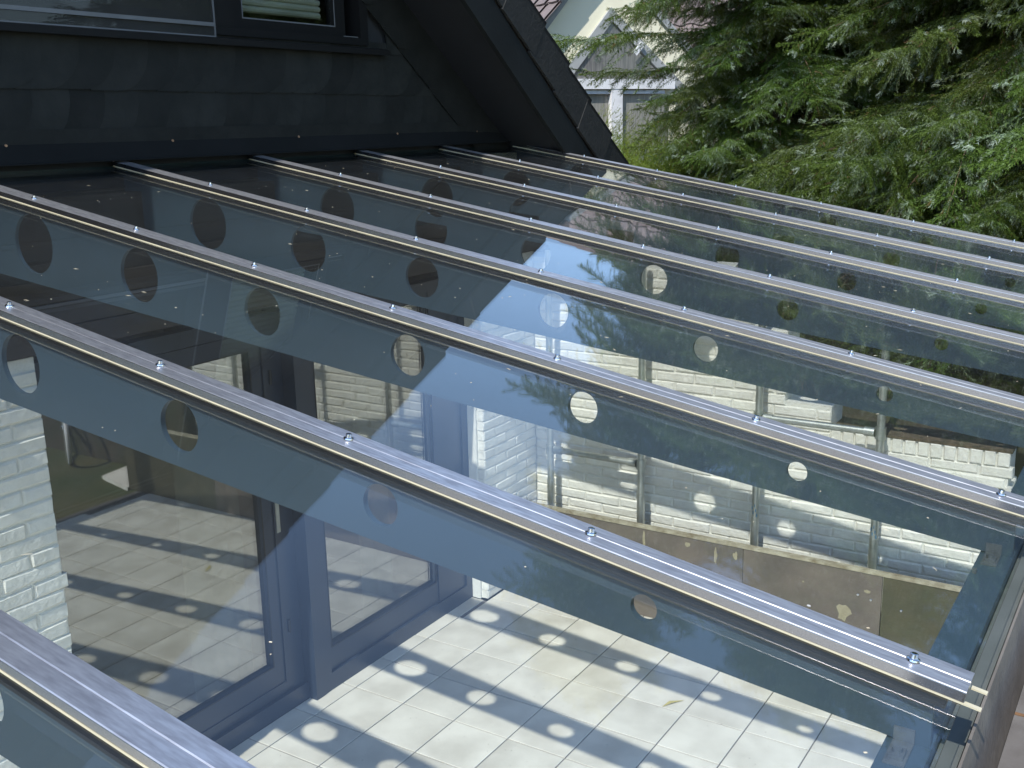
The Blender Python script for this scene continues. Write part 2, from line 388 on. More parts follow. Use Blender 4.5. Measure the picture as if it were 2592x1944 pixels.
# plaster reveals at the door opening
rv = MB(); rv.box((4.563, WALL_Y + .052, 0), (4.5815, 0.60, 2.17));  rv.build('door_reveal', M_mortar, house)
# timber header and wall plate above the opening
hd = MB(); hd.box((-3.0, WALL_Y + .012, 2.1705), (5.35, 0.545, 2.50)); hd.build('timber_header', M_dkwood, house)
hb = MB()
for i, (z0, z1) in enumerate(((2.18, 2.262), (2.27, 2.352), (2.36, 2.442))): hb.box((-3, WALL_Y - .012 - .004 * i, z0), (5.34, WALL_Y + .011, z1))
hb.build('header_boards', M_dkwood, house)
pl = MB(); pl.box((-3.0, 0.40, 2.505), (5.34, 0.543, 2.735)); pl.build('ledger_beam', M_dkwood, house)
fo = MB().box((4.60, 0.455, 2.737), (5.20, 0.50, 2.792)); fo.build('insulation_strip', M_cream, house)
# upper masonry body and interior block
ub = MB()
ridge_x, ridge_z = 0.8, 6.741
def roof_z(x): return ridge_z - 0.77 * abs(x - ridge_x)     # lower edge line of the verge tiles
gp = [(-5.6, 2.51), (6.2, 2.51)]
poly = [(-3.0, 0.566, 2.745), (5.33, 0.566, 2.745), (5.33, 0.566, roof_z(5.33) - .5), (ridge_x, 0.566, ridge_z - .52), (-3.0, 0.566, roof_z(-3.0) - .5)]
WX0, WX1, WZ0, WZ1 = 1.30, 3.885, 3.380, 4.55               # window opening in the gable
def gable_piece(pts): ub.prism([(x, 0.566, z) for x, z in pts], (0, 0.25, 0))
zt = lambda x: roof_z(x) - .50
gable_piece([(-4.6, 2.745), (WX0, 2.745), (WX0, WZ1), (WX0, zt(WX0)), (ridge_x, zt(ridge_x)), (-4.6, zt(-4.6))])
gable_piece([(WX1, 2.745), (5.33, 2.745), (5.33, zt(5.33)), (WX1, zt(WX1))])
gable_piece([(WX0, 2.745), (WX1, 2.745), (WX1, WZ0), (WX0, WZ0)])
gable_piece([(WX0, WZ1), (WX1, WZ1), (WX1, zt(WX1)), (WX0, zt(WX0))])
ub.build('gable_wall', surf('bitumen_felt', (0.02, 0.022, 0.024), rough=0.9), house)

# slates: 0.21 m courses, each slate with a rounded lower right corner, overlapping its neighbour
slate_holder = empty('slate_cladding', (3.0, 0.55, 3.0), house); slate_holder.location = Vector((3.0, 0.55, 3.0)) - Vector((3.0, 0.6, 0))
def slate_shape(w=0.30, h=0.27, seed=0):
    rnd = random.Random(seed); pts = [(0, h), (0, 0.0)]
    for i in range(9):
        a = -math.pi / 2 + (math.pi / 2) * i / 8
        pts.append((w - .17 + .17 * math.cos(a) + rnd.uniform(-.0012, .0012), .19 + .19 * math.sin(a) * 1.0 + rnd.uniform(-.0015, .0015)))
    pts.append((w - .012, h)); return pts
def slate_mesh(seed):
    b = MB(); b.prism([(x, -.002 - (0.27 - z) * .045 - x * .022, z) for x, z in slate_shape(seed=seed)], (0, 0.006, 0)); me = b.mesh('slate', M_slate); recalc(me); return me
sm_ = [slate_mesh(s) for s in range(6)]
placed = 0; stuff = MB()
SP_X, SP_Z = 0.163, 0.21
rows = []
for r in range(0, 18):
    z = 2.925 + r * SP_Z - .002
    x = WX1 - 45 * SP_X + (r * 0.071 % SP_X if z < 3.2 else 0)
    while x < 5.4:
        ok = z + .21 < zt(x + .3 if x > ridge_x else x) + .10 and x + .2 < 5.35
        inwin = (x + .27 > WX0 - .02 and x < WX1 and z + .20 > WZ0 + .02 and z < WZ1)
        if ok and not inwin: rows.append((x, z))
        x += SP_X
rows.sort(key=lambda q: (q[0] - 3.4) ** 2 * .35 + (q[1] - 3.0) ** 2)
for i, (x, z) in enumerate(rows):
    if i < 290:
        o = bpy.data.objects.new('slate', sm_[random.randrange(6)]); link(o); o.parent = slate_holder
        o.location = Vector((x, GABLE_Y + random.uniform(-.001, .001), z + random.uniform(-.002, .002))) - Vector((3.0, 0.55, 3.0))
        o.rotation_euler = (0, random.uniform(-.008, .008), 0)
    else:
        stuff.prism([(x + a, GABLE_Y - .002 - (0.27 - c) * .045 - a * .022, z + c) for a, c in slate_shape(seed=i)], (0, 0.006, 0))
o = stuff.build('upper_slates', M_slate, house); recalc(o.data); o['kind'] = 'stuff'
# sloping edge slates along the verge (their own row, parallel to the roof)
eb = MB(); L = 0.0; k = 0
while True:
    x = 5.42 - L * .792; z = zt(x) + .03; L += 0.17; k += 1
    if x < 0.95: break
    d = Vector((-.792, 0, .61)); nn = Vector((-.61, 0, -.792)); p0 = Vector((x, GABLE_Y - .026 - .003 * (k % 2), z)); tl_ = Vector((0, .007, 0))
    eb.prism([p0, p0 + nn * .22 + d * .015, p0 + nn * .26 + d * .07, p0 + nn * .26 + d * .24 + tl_, p0 + d * .24 + tl_], (0, .006, 0))
o = eb.build('verge_slates', M_slate, house); recalc(o.data); o['kind'] = 'stuff'
MB().box((-3.0, 0.5285, 2.926), (5.28, 0.5335, 2.985)).build('starter_slates', M_slate, house)
# flashing between slates and glass, with screws
fl = MB()
fl.prism([(-3.0, 0.536, 2.962), (-3.0, 0.531, 2.935), (-3.0, 0.497, 2.864), (-3.0, 0.487, 2.859), (-3.0, 0.487, 2.855), (-3.0, 0.540, 2.862), (-3.0, 0.5445, 2.962)], (8.26, 0, 0))
flash = fl.build('flashing', M_navy, house); recalc(flash.data)
sc = MB().tube((0, 0, 0), (0, -.004, 0), .007, .005, n=8).mesh('screw', M_copper)
for i in range(7):
    mesh_obj('screw', sc, flash, (0.99 + i * 0.775, 0.529, 2.928))
bt = MB().prism([(5.262, 0.50, 2.86), (5.30, 0.50, 2.86), (5.275, 0.50, 2.985)], (0, .01, 0)); bt.build('loose_batten_end', surf('orange_wood', (0.30, 0.15, 0.05), rough=0.8), house)

# gable window
win = empty('window', (2.6, 0.60, 3.4), house); win.location = Vector((2.6, 0.60, 3.4)) - Vector((3.0, 0.6, 0))
def frame_ring(x0, x1, z0, z1, y0, y1, w, m, name, parent, wb=None):
    b = MB(); wb = wb or w
    b.box((x0, y0, z0), (x1, y1, z0 + wb)); b.box((x0, y0, z1 - w), (x1, y1, z1)); b.box((x0, y0, z0 + wb), (x0 + w, y1, z1 - w)); b.box((x1 - w, y0, z0 + wb), (x1, y1, z1 - w))
    return b.build(name, m, parent)
frame_ring(WX0, WX1, WZ0, WZ1, 0.530, 0.64, .062, M_wframe, 'frame', win, .035)
MB().box((2.835, 0.534, WZ0 + .036), (2.955, 0.63, WZ1 - .063)).build('mullion', M_wframe, win)
rs = frame_ring(2.956, 3.74, WZ0 + .036, WZ1 - .064, 0.560, 0.61, .078, M_wframe, 'right_sash', win, .05)
frame_ring(3.030, 3.664, WZ0 + .082, WZ1 - .14, 0.5585, 0.5595, .006, M_wline, 'glazing_bead', win)
MB().box((3.034, 0.585, WZ0 + .086), (3.660, 0.589, WZ1 - .142)).build('pane', M_winglass, win)
MB().box((3.69, 0.5282, WZ0 + .036), (3.80, 0.530, WZ0 + .040)).build('drip_trim', M_wline, win)
# blind behind the right pane: rounded horizontal ribs
rib = MB()
prof = [(0.0, 0.0), (-.010, .006), (-.014, .016), (-.010, .026), (0.0, .031)]
for i in range(4): rib.add([(2.98, prof[i][0], prof[i][1]), (3.612, prof[i][0], prof[i][1]), (3.612, prof[i+1][0], prof[i+1][1]), (2.98, prof[i+1][0], prof[i+1][1])], [(0, 1, 2, 3)], 0, True)
ribm = rib.mesh('slat', M_blind)
for i in range(31): 
    o = bpy.data.objects.new('blind_slat', ribm); link(o); o.parent = win; o.location = (-2.6, 0.02, 0.098 + i * .031)
# left: sliding insect screen in a light metal frame
ls = frame_ring(1.50, 2.833, 3.366, WZ1 - .05, 0.524, 0.5285, .007, M_wline, 'screen_frame', win)
MB().box((1.507, 0.522, 3.412), (2.824, 0.5235, 3.428)).build('screen_rail', M_wline, win)
MB().box((1.508, 0.5295, 3.374), (2.826, 0.5298, WZ1 - .06)).build('screen_mesh', glass_mat('insect_screen', 0.02, 0.3, (0.55, 0.56, 0.58), dust=.05), win)
frame_ring(WX0 + .063, 2.834, WZ0 + .036, WZ1 - .064, 0.560, 0.61, .078, M_wframe, 'left_sash', win, .05)
MB().box((WX0 + .14, 0.585, WZ0 + .086), (2.757, 0.589, WZ1 - .142)).build('pane', M_winglass, win)
MB().prism([(1.20, 0.60, WZ0 - .001), (1.20, 0.488, WZ0 - .018), (1.20, 0.488, WZ0 - .046), (1.20, 0.494, WZ0 - .046), (1.20, 0.494, WZ0 - .024), (1.20, 0.60, WZ0 - .012)], (2.812, 0, 0)).build('sill', M_wframe, win)
rm = MB(); rm.box((WX0 - .3, 3.0, 2.8), (WX1 + .3, 3.05, 5.0)); rm.box((WX0 - .3, .83, 2.75), (WX1 + .3, 3.0, 2.8)); rm.build('room_back', surf('dim_room', (0.08, 0.07, 0.06), rough=0.9), house)

# roof covering, barge boards and verge tiles
rc = MB(); OV = 0.10
n_dir = Vector((.61, 0, .792))                     # normal of the right-hand slope
def slope(x, off, y): 
    q = Vector((x, y, roof_z(x))); s = 1 if x >= ridge_x else -1
    return q + Vector((.61 * s, 0, .792)) * off
for sgn, xe in ((1, 7.3), (-1, -5.7)):
    a = [Vector((ridge_x, OV + .03, ridge_z)), Vector((xe, OV + .03, roof_z(xe)))]
    a += [a[1] - Vector((0, 0, .50)), a[0] - Vector((0, 0, .50))]
    rc.prism([(q.x, q.y + .015, q.z) for q in a], (0, 9.0, 0))
rc_o = rc.build('roof_deck', M_soffit, house); recalc(rc_o.data)
bb = MB()
for sgn, xe in ((1, 7.3), (-1, -5.7)):
    a = [(ridge_x, ridge_z - .31), (xe, roof_z(xe) - .31), (xe, roof_z(xe) - .545), (ridge_x, ridge_z - .545)]
    bb.prism([(x, OV + .012, z) for x, z in a], (0, .03, 0))
o = bb.build('barge_board', M_barge, house); recalc(o.data)
ub2 = MB()
for sgn, xe in ((1, 7.3), (-1, -5.7)):
    a = [(ridge_x, ridge_z - .10), (xe, roof_z(xe) - .10), (xe, roof_z(xe) - .345), (ridge_x, ridge_z - .345)]
    ub2.prism([(x, OV + .030, z) for x, z in a], (0, .012, 0))
o = ub2.build('upper_barge_board', M_dkwood, house); recalc(o.data)
# a verge tile: tiled face on top, a deep side flap, lower end proud
def verge_tile():
    b = MB(); t = Vector((.792, 0, -.61)); n = Vector((.61, 0, .792)); L = .40
    def P(a, h, y): return t * a + n * h + Vector((0, y, 0))
    # side flap
    b.add([P(0, -.20, 0), P(L, -.185, 0), P(L, .052, 0), P(0, .022, 0), P(0, -.20, .018), P(L, -.185, .018), P(L, .052, .018), P(0, .022, .018)],
          [(0,1,2,3), (7,6,5,4), (0,4,5,1), (1,5,6,2), (3,2,6,7), (0,3,7,4)])
    # rounded roll and flat of the tile
    pr = [(0.0, .0), (.03, .022), (.06, .018), (.10, -.004), (.30, -.006), (.30, -.022), (.0, -.022)]
    vs = [P(0, .022 + h, y) for y, h in pr] + [P(L, .052 + h, y) for y, h in pr]; m = len(pr)
    b.add(vs, [(i, (i+1) % m, m + (i+1) % m, m + i) for i in range(m)] + [tuple(range(m-1, -1, -1)), tuple(range(m, 2*m))])
    me = b.mesh('verge_tile', M_rtile); recalc(me); return me
vt = verge_tile()
x = 4.976 - .355 * .792 * 14
while x < 7.3:
    o = mesh_obj('verge_tile', vt, house, (x - .40 * .792 + .001, OV + random.uniform(-.004, .004), roof_z(x) + .40 * .61 - .045 + .0))
    x += .355 * .7885
tl = MB()                                          # the tiled slope beyond the verge row
for c in range(24):
    x0 = ridge_x + c * .281; x1 = x0 + .30
    a = Vector((x0, 0, roof_z(x0) + .012)); e = Vector((x1, 0, roof_z(x1) + .045))
    for r in range(14):
        y0 = OV + .31 + r * .30
        for q in range(4):
            hh = [0, .03, .03, 0, 0][q], [0, .03, .03, 0, 0][q + 1]
            ya, yb = y0 + q * .075, y0 + (q + 1) * .075
            tl.add([a + Vector((0, ya, hh[0])), e + Vector((0, ya, hh[0])), e + Vector((0, yb, hh[1])), a + Vector((0, yb, hh[1]))], [(0, 1, 2, 3)])
o = tl.build('roof_tiles', M_rtile, house); o['kind'] = 'stuff'

# ------------------------------------------------------------------ terrace door unit (part of the house)
door = empty('sliding_door', (3.0, 0.5, 0), house); door.location = Vector((3.0, 0.5, 0)) - Vector((3.0, 0.6, 0))
MB().box((1.50, 0.505, 0.0), (3.086, 0.64, 0.095)).build('threshold', M_frame, door)
sash = frame_ring(1.50, 3.086, 0.096, 2.10, 0.530, 0.60, .075, M_frame, 'left_frame', door, .06)
MB().box((2.955, 0.5285, 0.15), (3.085, 0.531, 2.03)).build('meeting_stile', M_frame, door)
frame_ring(1.576, 2.965, 0.156, 2.02, 0.536, 0.592, .085, M_frame, 'sliding_sash', door, .115)
MB().box((1.66, 0.560, 0.27), (2.88, 0.572, 1.936)).build('pane', M_doorglass, door)
MB().box((2.965, 0.5235, 0.98), (2.99, 0.5283, 1.14)).build('handle', M_galv, door)
jm = MB().box((3.0865, 0.447, 0.0), (3.155, 0.64, 2.10)); jm.build('centre_post', M_frame, door)
frame_ring(3.1555, 4.562, 0.0, 2.10, 0.452, 0.54, .06, M_frame, 'right_frame', door, .10)
frame_ring(3.2, 4.50, 0.101, 2.04, 0.470, 0.535, .05, M_frame, 'fixed_sash', door, .135)
MB().box((4.22, 0.4635, 0.1005), (4.502, 0.4695, 2.04)).build('side_panel', M_frame, door)
MB().box((3.25, 0.498, 0.236), (4.22, 0.510, 1.99)).build('pane', M_doorglass, door)
MB().box((4.205, 0.492, 0.236), (4.222, 0.4975, 1.99)).build('glazing_bead', M_wline, door)
frame_ring(1.655, 2.885, 0.265, 1.941, 0.5345, 0.5358, .007, M_black, 'seal', door)
frame_ring(3.245, 4.205, 0.231, 1.995, 0.4685, 0.4698, .007, M_black, 'seal', door)
for z in (.42, 1.75): MB().tube((3.0, 0.524, z), (3.0, 0.524, z + .07), .008, n=10).build('hinge', M_black, door)
# room behind the door
rm = MB(); rm.box((-1, .645, -.05), (5.2, 5, -.001)); o = rm.build('room_floor', M_floorwood, house)
rm = MB(); rm.box((-1, 4.0, 0), (5.2, 4.1, 2.6)); rm.box((-1.1, .645, 0), (-1, 4, 2.6)); rm.box((5.2, .645, 0), (5.28, 4, 2.6)); rm.box((-1, .645, 2.5), (5.2, 4, 2.6)); rm.build('room_walls', M_inside, house)
ct = MB()
def curtain(x0, x1, y, z0, z1, parent, name='curtain'):
    n = int((x1 - x0) / .02); vs = []; fs = []
    for i in range(n + 1):
        x = x0 + (x1 - x0) * i / n; yy = y + .022 * math.sin(i * .9) + .01 * math.sin(i * .37)
        vs += [(x, yy, z0), (x, yy, z1)]
    for i in range(n): fs.append((2*i, 2*i+2, 2*i+3, 2*i+1))
    return MB().add(vs, fs, 0, True).build(name, M_curtain, parent)
curtain(2.52, 2.90, .72, .04, 2.05, door)
curtain(3.80, 4.05, .72, .04, 2.05, door)

# ------------------------------------------------------------------ glass roof
roof = tag(empty('glass_patio_roof', (2.6, -1.2, 2.55)), 'sloping glass terrace roof on dark blue steel rafters with round holes', 'glass roof')
def rafter_mesh(th=0.012):
    """tapering plate with six round holes that shrink towards the eave; local x = 0 is its centre"""
    hy = [0.0256 - .517 * j for j in range(6)]; hd = [.1535 - .0136 * j for j in range(6)]
    rad = [.100, .0855, .070, .0555, .0395, .0225]
    top = lambda y: zr(y) - .046
    bot = lambda y: zr(y) - (.287 + .056 * y)
    edges = [0.50] + [(hy[j] + hy[j+1]) / 2 for j in range(5)] + [hy[5] - .24]
    b = MB(); NS = 40
    front = []; 
    def ring(yc, zc, ya, yb):
        angs = sorted([2 * math.pi * i / NS for i in range(NS)] + [math.atan2(f(y) - zc, y - yc) % (2 * math.pi) for y in (ya, yb) for f in (top, bot)])
        outp = []
        for a in angs:
            dy, dz = math.cos(a), math.sin(a); best = 9
            for y in (ya, yb):
                if abs(dy) > 1e-9:
                    t = (y - yc) / dy
                    if t > 0: best = min(best, t)
            for c0, c1 in ((2.764 - .046, SL), (2.764 - .287, SL - .056)):
                den = dz - c1 * dy
                if abs(den) > 1e-9:
                    t = (c0 + c1 * yc - zc) / den
                    if t > 1e-6: best = min(best, t)
            outp.append((yc + dy * best, zc + dz * best))
        return angs, outp
    for j in range(6):
        yc, zc, r = hy[j], zr(hy[j]) - hd[j], rad[j]
        angs, outp = ring(yc, zc, edges[j], edges[j + 1]); n = len(angs)
        inn = [(yc + r * math.cos(a), zc + r * math.sin(a)) for a in angs]
        vs = [(-th/2, y, z) for y, z in outp] + [(-th/2, y, z) for y, z in inn] + [(th/2, y, z) for y, z in outp] + [(th/2, y, z) for y, z in inn]
        fs = []
        for i in range(n):
            k = (i + 1) % n
            fs.append((i, n + i, n + k, k)); fs.append((2*n + i, 2*n + k, 3*n + k, 3*n + i))
        b.add(vs, fs)
        b.add(vs, [(n + i, 3*n + i, 3*n + (i+1) % n, n + (i+1) % n) for i in range(n)], 0, True)
    ye = -2.988; y5 = edges[-1]
    b.add([(s, y, f(y)) for s in (-th/2, th/2) for y in (y5, ye) for f in (bot, top)],
          [(0, 1, 3, 2), (4, 6, 7, 5), (2, 3, 7, 6)])
    b.add([(s, y, f(y)) for s in (-th/2, th/2) for y in (.50, ye) for f in (bot, top)], [(1, 5, 7, 3), (0, 2, 6, 4), (0, 4, 5, 1)])
    return b.mesh('rafter', M_beam)
raf = rafter_mesh()
# glazing bar profile (x across, h above the glass), extruded down the roof from y = .50
def P3(x, s, h):                                   # s metres down the roof from y=0, h above bar-top plane
    q = Vector((x, 0, 2.764)) + AX * s + NR * h; return q
S0, S1 = -.545, 3.075
def extrude(profile, m, name, s0=S0, s1=S1, smooth=False, flank=()):
    b = MB(); b.prism([P3(x, s0, h) for x, h in profile], AX * (s1 - s0), 0, smooth)
    for i in flank: b.m[2 + i] = 1
    me = b.mesh(name, m); recalc(me); return me
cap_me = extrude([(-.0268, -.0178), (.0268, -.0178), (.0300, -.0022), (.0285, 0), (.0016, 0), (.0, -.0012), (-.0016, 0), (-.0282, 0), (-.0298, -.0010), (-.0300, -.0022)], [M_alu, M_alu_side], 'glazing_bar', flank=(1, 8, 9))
gask_me = MB()
for s in (-1, 1):
    x0, x1 = sorted((s * .0276, s * .020)); gask_me.prism([P3(x0, S0 + .01, -.0180), P3(x1, S0 + .01, -.0180), P3(x1, S0 + .01, -.0205), P3(x0, S0 + .01, -.0205)], AX * (S1 + .022 - S0 - .01))
gask_me = gask_me.mesh('sealing_strip', M_cream); recalc(gask_me)
base_me = MB()
base_me.prism([P3(-.027, S0 + .01, -.0315), P3(.027, S0 + .01, -.0315), P3(.027, S0 + .01, -.037), P3(.0075, S0 + .01, -.0455), P3(-.0075, S0 + .01, -.0455), P3(-.027, S0 + .01, -.037)], AX * (S1 - S0 - .03))
base_me = base_me.mesh('support_profile', M_black); recalc(base_me)
# bolt with washer
bo = MB(); bo.tube((0, 0, 0), (0, 0, .0022), .0098, .0092, n=18); bo.tube((0, 0, .0022), (0, 0, .0034), .0085, .0066, n=18)
bo.tube((0, 0, .0034), (0, 0, .0092), .0060, .0056, n=6); bo.tube((0, 0, .0092), (0, 0, .0100), .0056, .0040, n=12)
for i in range(len(bo.sm)): pass
bolt_me = bo.mesh('bolt', M_steel)
rot_roof = math.atan(SL)
for n in range(-1, 8):
    x = n * SP
    mesh_obj('rafter', raf, roof, (x, 0, 0))
    mesh_obj('support_profile', base_me, roof, (x, 0, 0))
    mesh_obj('sealing_strip', gask_me, roof, (x, 0, 0))
    cb = mesh_obj('glazing_bar', cap_me, roof, (x, 0, 0))
    for k in range(7):
        s = .5 * k; q = P3(x, s, 0); o = mesh_obj('bolt', bolt_me, cb, q); o.rotation_euler = (rot_roof, 0, random.uniform(0, 1))
# panes (glass faces, then the greenish cut edges)
pw = SP - .020
def pane_mesh():
    b = MB(); s0, s1 = -.535, 3.072; t, u = -.0208, -.0312
    vs = [P3(x, s, h) for h in (u, t) for x, s in ((0, s0), (pw, s0), (pw, s1), (0, s1))]
    b.add(vs, [(7, 6, 5, 4)], 0); b.add(vs, [(0, 1, 2, 3)], 1)
    b.add(vs, [(0, 4, 5, 1), (1, 5, 6, 2), (2, 6, 7, 3), (3, 7, 4, 0)], 2)
    return b.mesh('glass_pane', [M_glass, M_glass_low, M_glass_edge])
pm = pane_mesh()
for n in range(-1, 7): mesh_obj('glass_pane', pm, roof, (n * SP + .010, 0, 0))
# eave tube, edge angle, clips
ev = MB().box((-1.2, -2.990, 2.02), (5.34, -2.930, 2.1335)); ev.build('eave_beam', M_beam, roof)
ea = MB().box((-1.2, -3.022, 2.060), (5.34, -2.9915, 2.112)); ea.build('eave_angle', surf('grey_primer_steel', (0.12, 0.13, 0.12), (0.09, 0.10, 0.09), scale=10, rough=0.5), roof)
cl = MB(); cl.box((-.070, -2.968, 2.1338), (-.0065, -2.940, 2.1365)); cl.box((-.0095, -2.968, 2.1366), (-.0065, -2.940, 2.156)); cl.box((-.060, -2.964, 2.1366), (-.034, -2.945, 2.142))
cl.tube((-.047, -2.954, 2.142), (-.047, -2.954, 2.148), .007, n=6); cl.box((-.120, -2.941, 2.1336), (-.112, -2.934, 2.142))
clip_me = cl.mesh('rafter_clip', surf('dull_zinc', (0.15, 0.17, 0.18), (0.08, 0.09, 0.10), scale=30, rough=0.5, metal=0.4))
for n in range(-1, 8): mesh_obj('rafter_clip', clip_me, roof, (n * SP, 0, 0))

# gutter beyond the eave
gut = tag(empty('eave_gutter', (2.0, -3.06, 2.0)), 'rusty brown steel gutter channel running along the low edge of the glass roof', 'gutter')
gp_ = MB()
gp_.prism([(-1.3, -3.026, 2.125), (-1.3, -3.030, 2.125), (-1.3, -3.052, 2.012), (-1.3, -3.052, 2.000), (-1.3, -3.026, 2.000)], (6.7, 0, 0), 0)
o = gp_.build('inner_side', M_rust, gut); recalc(o.data)
MB().box((-1.3, -3.118, 2.0), (5.4, -3.0525, 2.010)).build('gutter_bottom', M_gutterin, gut)
MB().prism([(-1.3, -3.1185, 2.0), (-1.3, -3.1185, 2.10), (-1.3, -3.124, 2.10), (-1.3, -3.124, 2.0)], (6.7, 0, 0)).build('outer_side', M_rust, gut)
for i in range(5): MB().box((1.12 - 1.5 + i * 1.5, -3.117, 2.0105), (1.128 - 1.5 + i * 1.5, -3.053, 2.0115)).build('welded_joint', M_orust, gut)
MB().box((0.864, -3.062, 2.011), (0.905, -3.048, 2.026)).build('black_bracket', M_black, gut)
MB().box((0.884, -3.076, 2.011), (0.894, -3.0625, 2.022)).build('black_bracket', M_black, gut)
tag(gut)

# ------------------------------------------------------------------ formwork board in front of the far wall
bd = tag(empty('formwork_board', (4.87, -1.0, 0)), 'low brown plywood formwork screen standing before the white brick wall', 'board')
BX = 4.857; SEAM = -1.247
p1 = MB().box((BX, -2.024, 0.002), (BX + .021, SEAM - .0015, 0.575)).build('reddish_panel', M_ply, bd)
MB().box((BX + .0008, SEAM + .0015, 0.002), (BX + .021, 0.325, 0.575)).build('reddish_panel', M_ply, bd)
p1['label'] = 'long reddish brown panel'
p2 = MB().box((BX + .001, -3.10, 0.002), (BX + .022, -2.029, 0.575)).build('greenish_panel', M_ply2, bd)
p2['label'] = 'dark olive brown end panel'
bt = MB().prism([(BX - .005, 0.325, .5755), (BX + .033, 0.325, .5755), (BX + .033, 0.325, .592), (BX - .003, 0.325, .592)], (0, -3.42, 0)); o = bt.build('top_batten', M_batten, bd); recalc(o.data)
sp = MB()
def splash(y, z, w, h, seed):
    rnd = random.Random(seed); pts = []
    for i in range(14):
        a = 2 * math.pi * i / 14; k = rnd.uniform(.6, 1.1); pts.append((BX - .0012, y + w * k * math.cos(a), z + h * k * math.sin(a)))
    sp.prism(pts, (.0010, 0, 0))
for q in ((-1.83, .32, .045, .055, 1), (-1.2, .52, .015, .03, 2), (-1.08, .50, .012, .055, 3), (-.9, .53, .02, .02, 4), (-.62, .50, .010, .06, 5), (-.75, .38, .01, .01, 6), (-1.6, .45, .008, .008, 7), (-1.95, .47, .02, .012, 8)): splash(*q)
o = sp.build('mortar_splash', M_stain, bd); recalc(o.data)
sc2 = MB().tube((0, 0, 0), (-.003, 0, 0), .008, .006, n=8).mesh('screw', M_steel)
for y, z in ((-1.90, .44), (-1.97, .425), (-2.13, .40)): mesh_obj('screw', sc2, bd, (BX, y, z))

# ------------------------------------------------------------------ scaffold pipes in front of the far wall
PX = 5.07
posts = [(0.155, 2.20), (-0.495, 2.22), (-1.235, 2.16), (-1.917, 2.06)]
lab = ['galvanised upright pipe nearest the brick corner by the terrace door', 'second galvanised upright pipe from the house, joined to the lower cross pipe',
       'galvanised upright pipe with blue paint marks in the middle of the white wall', 'galvanised upright pipe before the low end of the white wall']
M_blue = surf('blue_paint_mark', (0.05, 0.22, 0.42), rough=0.6)
for i, (y, zt_) in enumerate(posts):
    pb = empty('upright_pipe', (PX, y, 0)); tag(pb, lab[i], 'pipe', 'scaffold pipes before the white wall')
    MB().tube((PX, y, 0.0), (PX, y, 0.70), .0245, n=20).build('lower_tube', M_galv, pb)
    MB().tube((PX, y, 0.7005), (PX, y, zt_), .0215, n=20).build('upper_tube', M_galv, pb)
    MB().tube((PX, y, 0.0), (PX, y, 0.012), .055, n=12).build('foot_plate', M_galv, pb)
    if i >= 2:
        m = MB()
        for k in range(5):
            a = 2.6 + k * .3; zz = .705 + (k * 7 % 5) * .014
            m.box((PX - .0222 * math.cos(a * .1) - .0006, y - .018 + k * .007, zz), (PX - .0200, y - .013 + k * .007, zz + .018))
        m.build('paint_mark', M_blue, pb)
for i, (ya, yb, z, lb) in enumerate(((0.155, -0.495, 0.905, 'short horizontal pipe joining the two uprights nearest the house'), (-1.235, -1.917, 1.305, 'horizontal pipe above the low wall joining the two outer uprights'))):
    hp = empty('cross_pipe', (PX, (ya + yb) / 2, z)); tag(hp, lb, 'pipe', 'horizontal pipes between the uprights')
    MB().tube((PX, ya - .03, z), (PX, yb + .03, z), .0205, n=18).build('tube', M_galv, hp)
    for y in (ya, yb): MB().tube((PX, y, z - .032), (PX, y, z + .032), .030, n=16).build('clamp', M_galv, hp)
    for y, s in ((ya, -1), (yb, 1)): MB().tube((PX, y + s * .030, z), (PX, y + s * .085, z), .0265, n=16).build('socket', M_galv, hp)

# ------------------------------------------------------------------ conifers
def shoot(acc, p, d, length, nl, tone, rnd, step=.0046, hang=0.0):
    """a needle covered shoot from p along d: narrow triangles on all sides"""
    V, F, TT = acc; n = max(3, int(length / step)); d = d.normalized()
    u = d.orthogonal().normalized(); w = d.cross(u)
    for i in range(n):
        s = i / n; q = p + d * (s * length) + Vector((0, 0, -hang * s * s * length))
        a = rnd.uniform(0, 6.283); rad = u * math.cos(a) + w * math.sin(a)
        l = nl * (1.0 - .35 * s) * rnd.uniform(.8, 1.15)
        tip = q + rad * l * .8 + d * l * .62
        side = d.cross(rad) * (l * .13)
        k = len(V); V += [tuple(q - side), tuple(q + side), tuple(tip)]; F.append((k, k+1, k+2)); TT += [min(1, max(.0, tone + .12 * s + rnd.uniform(-.08, .08)))] * 3
def stem(acc2, a, b, r0, r1):
    V, F = acc2; d = (b - a).normalized(); u = d.orthogonal().normalized(); w = d.cross(u); k = len(V)
    for q, r in ((a, r0), (b, r1)):
        for i in range(3): V.append(tuple(q + (u * math.cos(i * 2.094) + w * math.sin(i * 2.094)) * r))
    for i in range(3): F.append((k + i, k + (i + 1) % 3, k + 3 + (i + 1) % 3, k + 3 + i))
BASEV = []
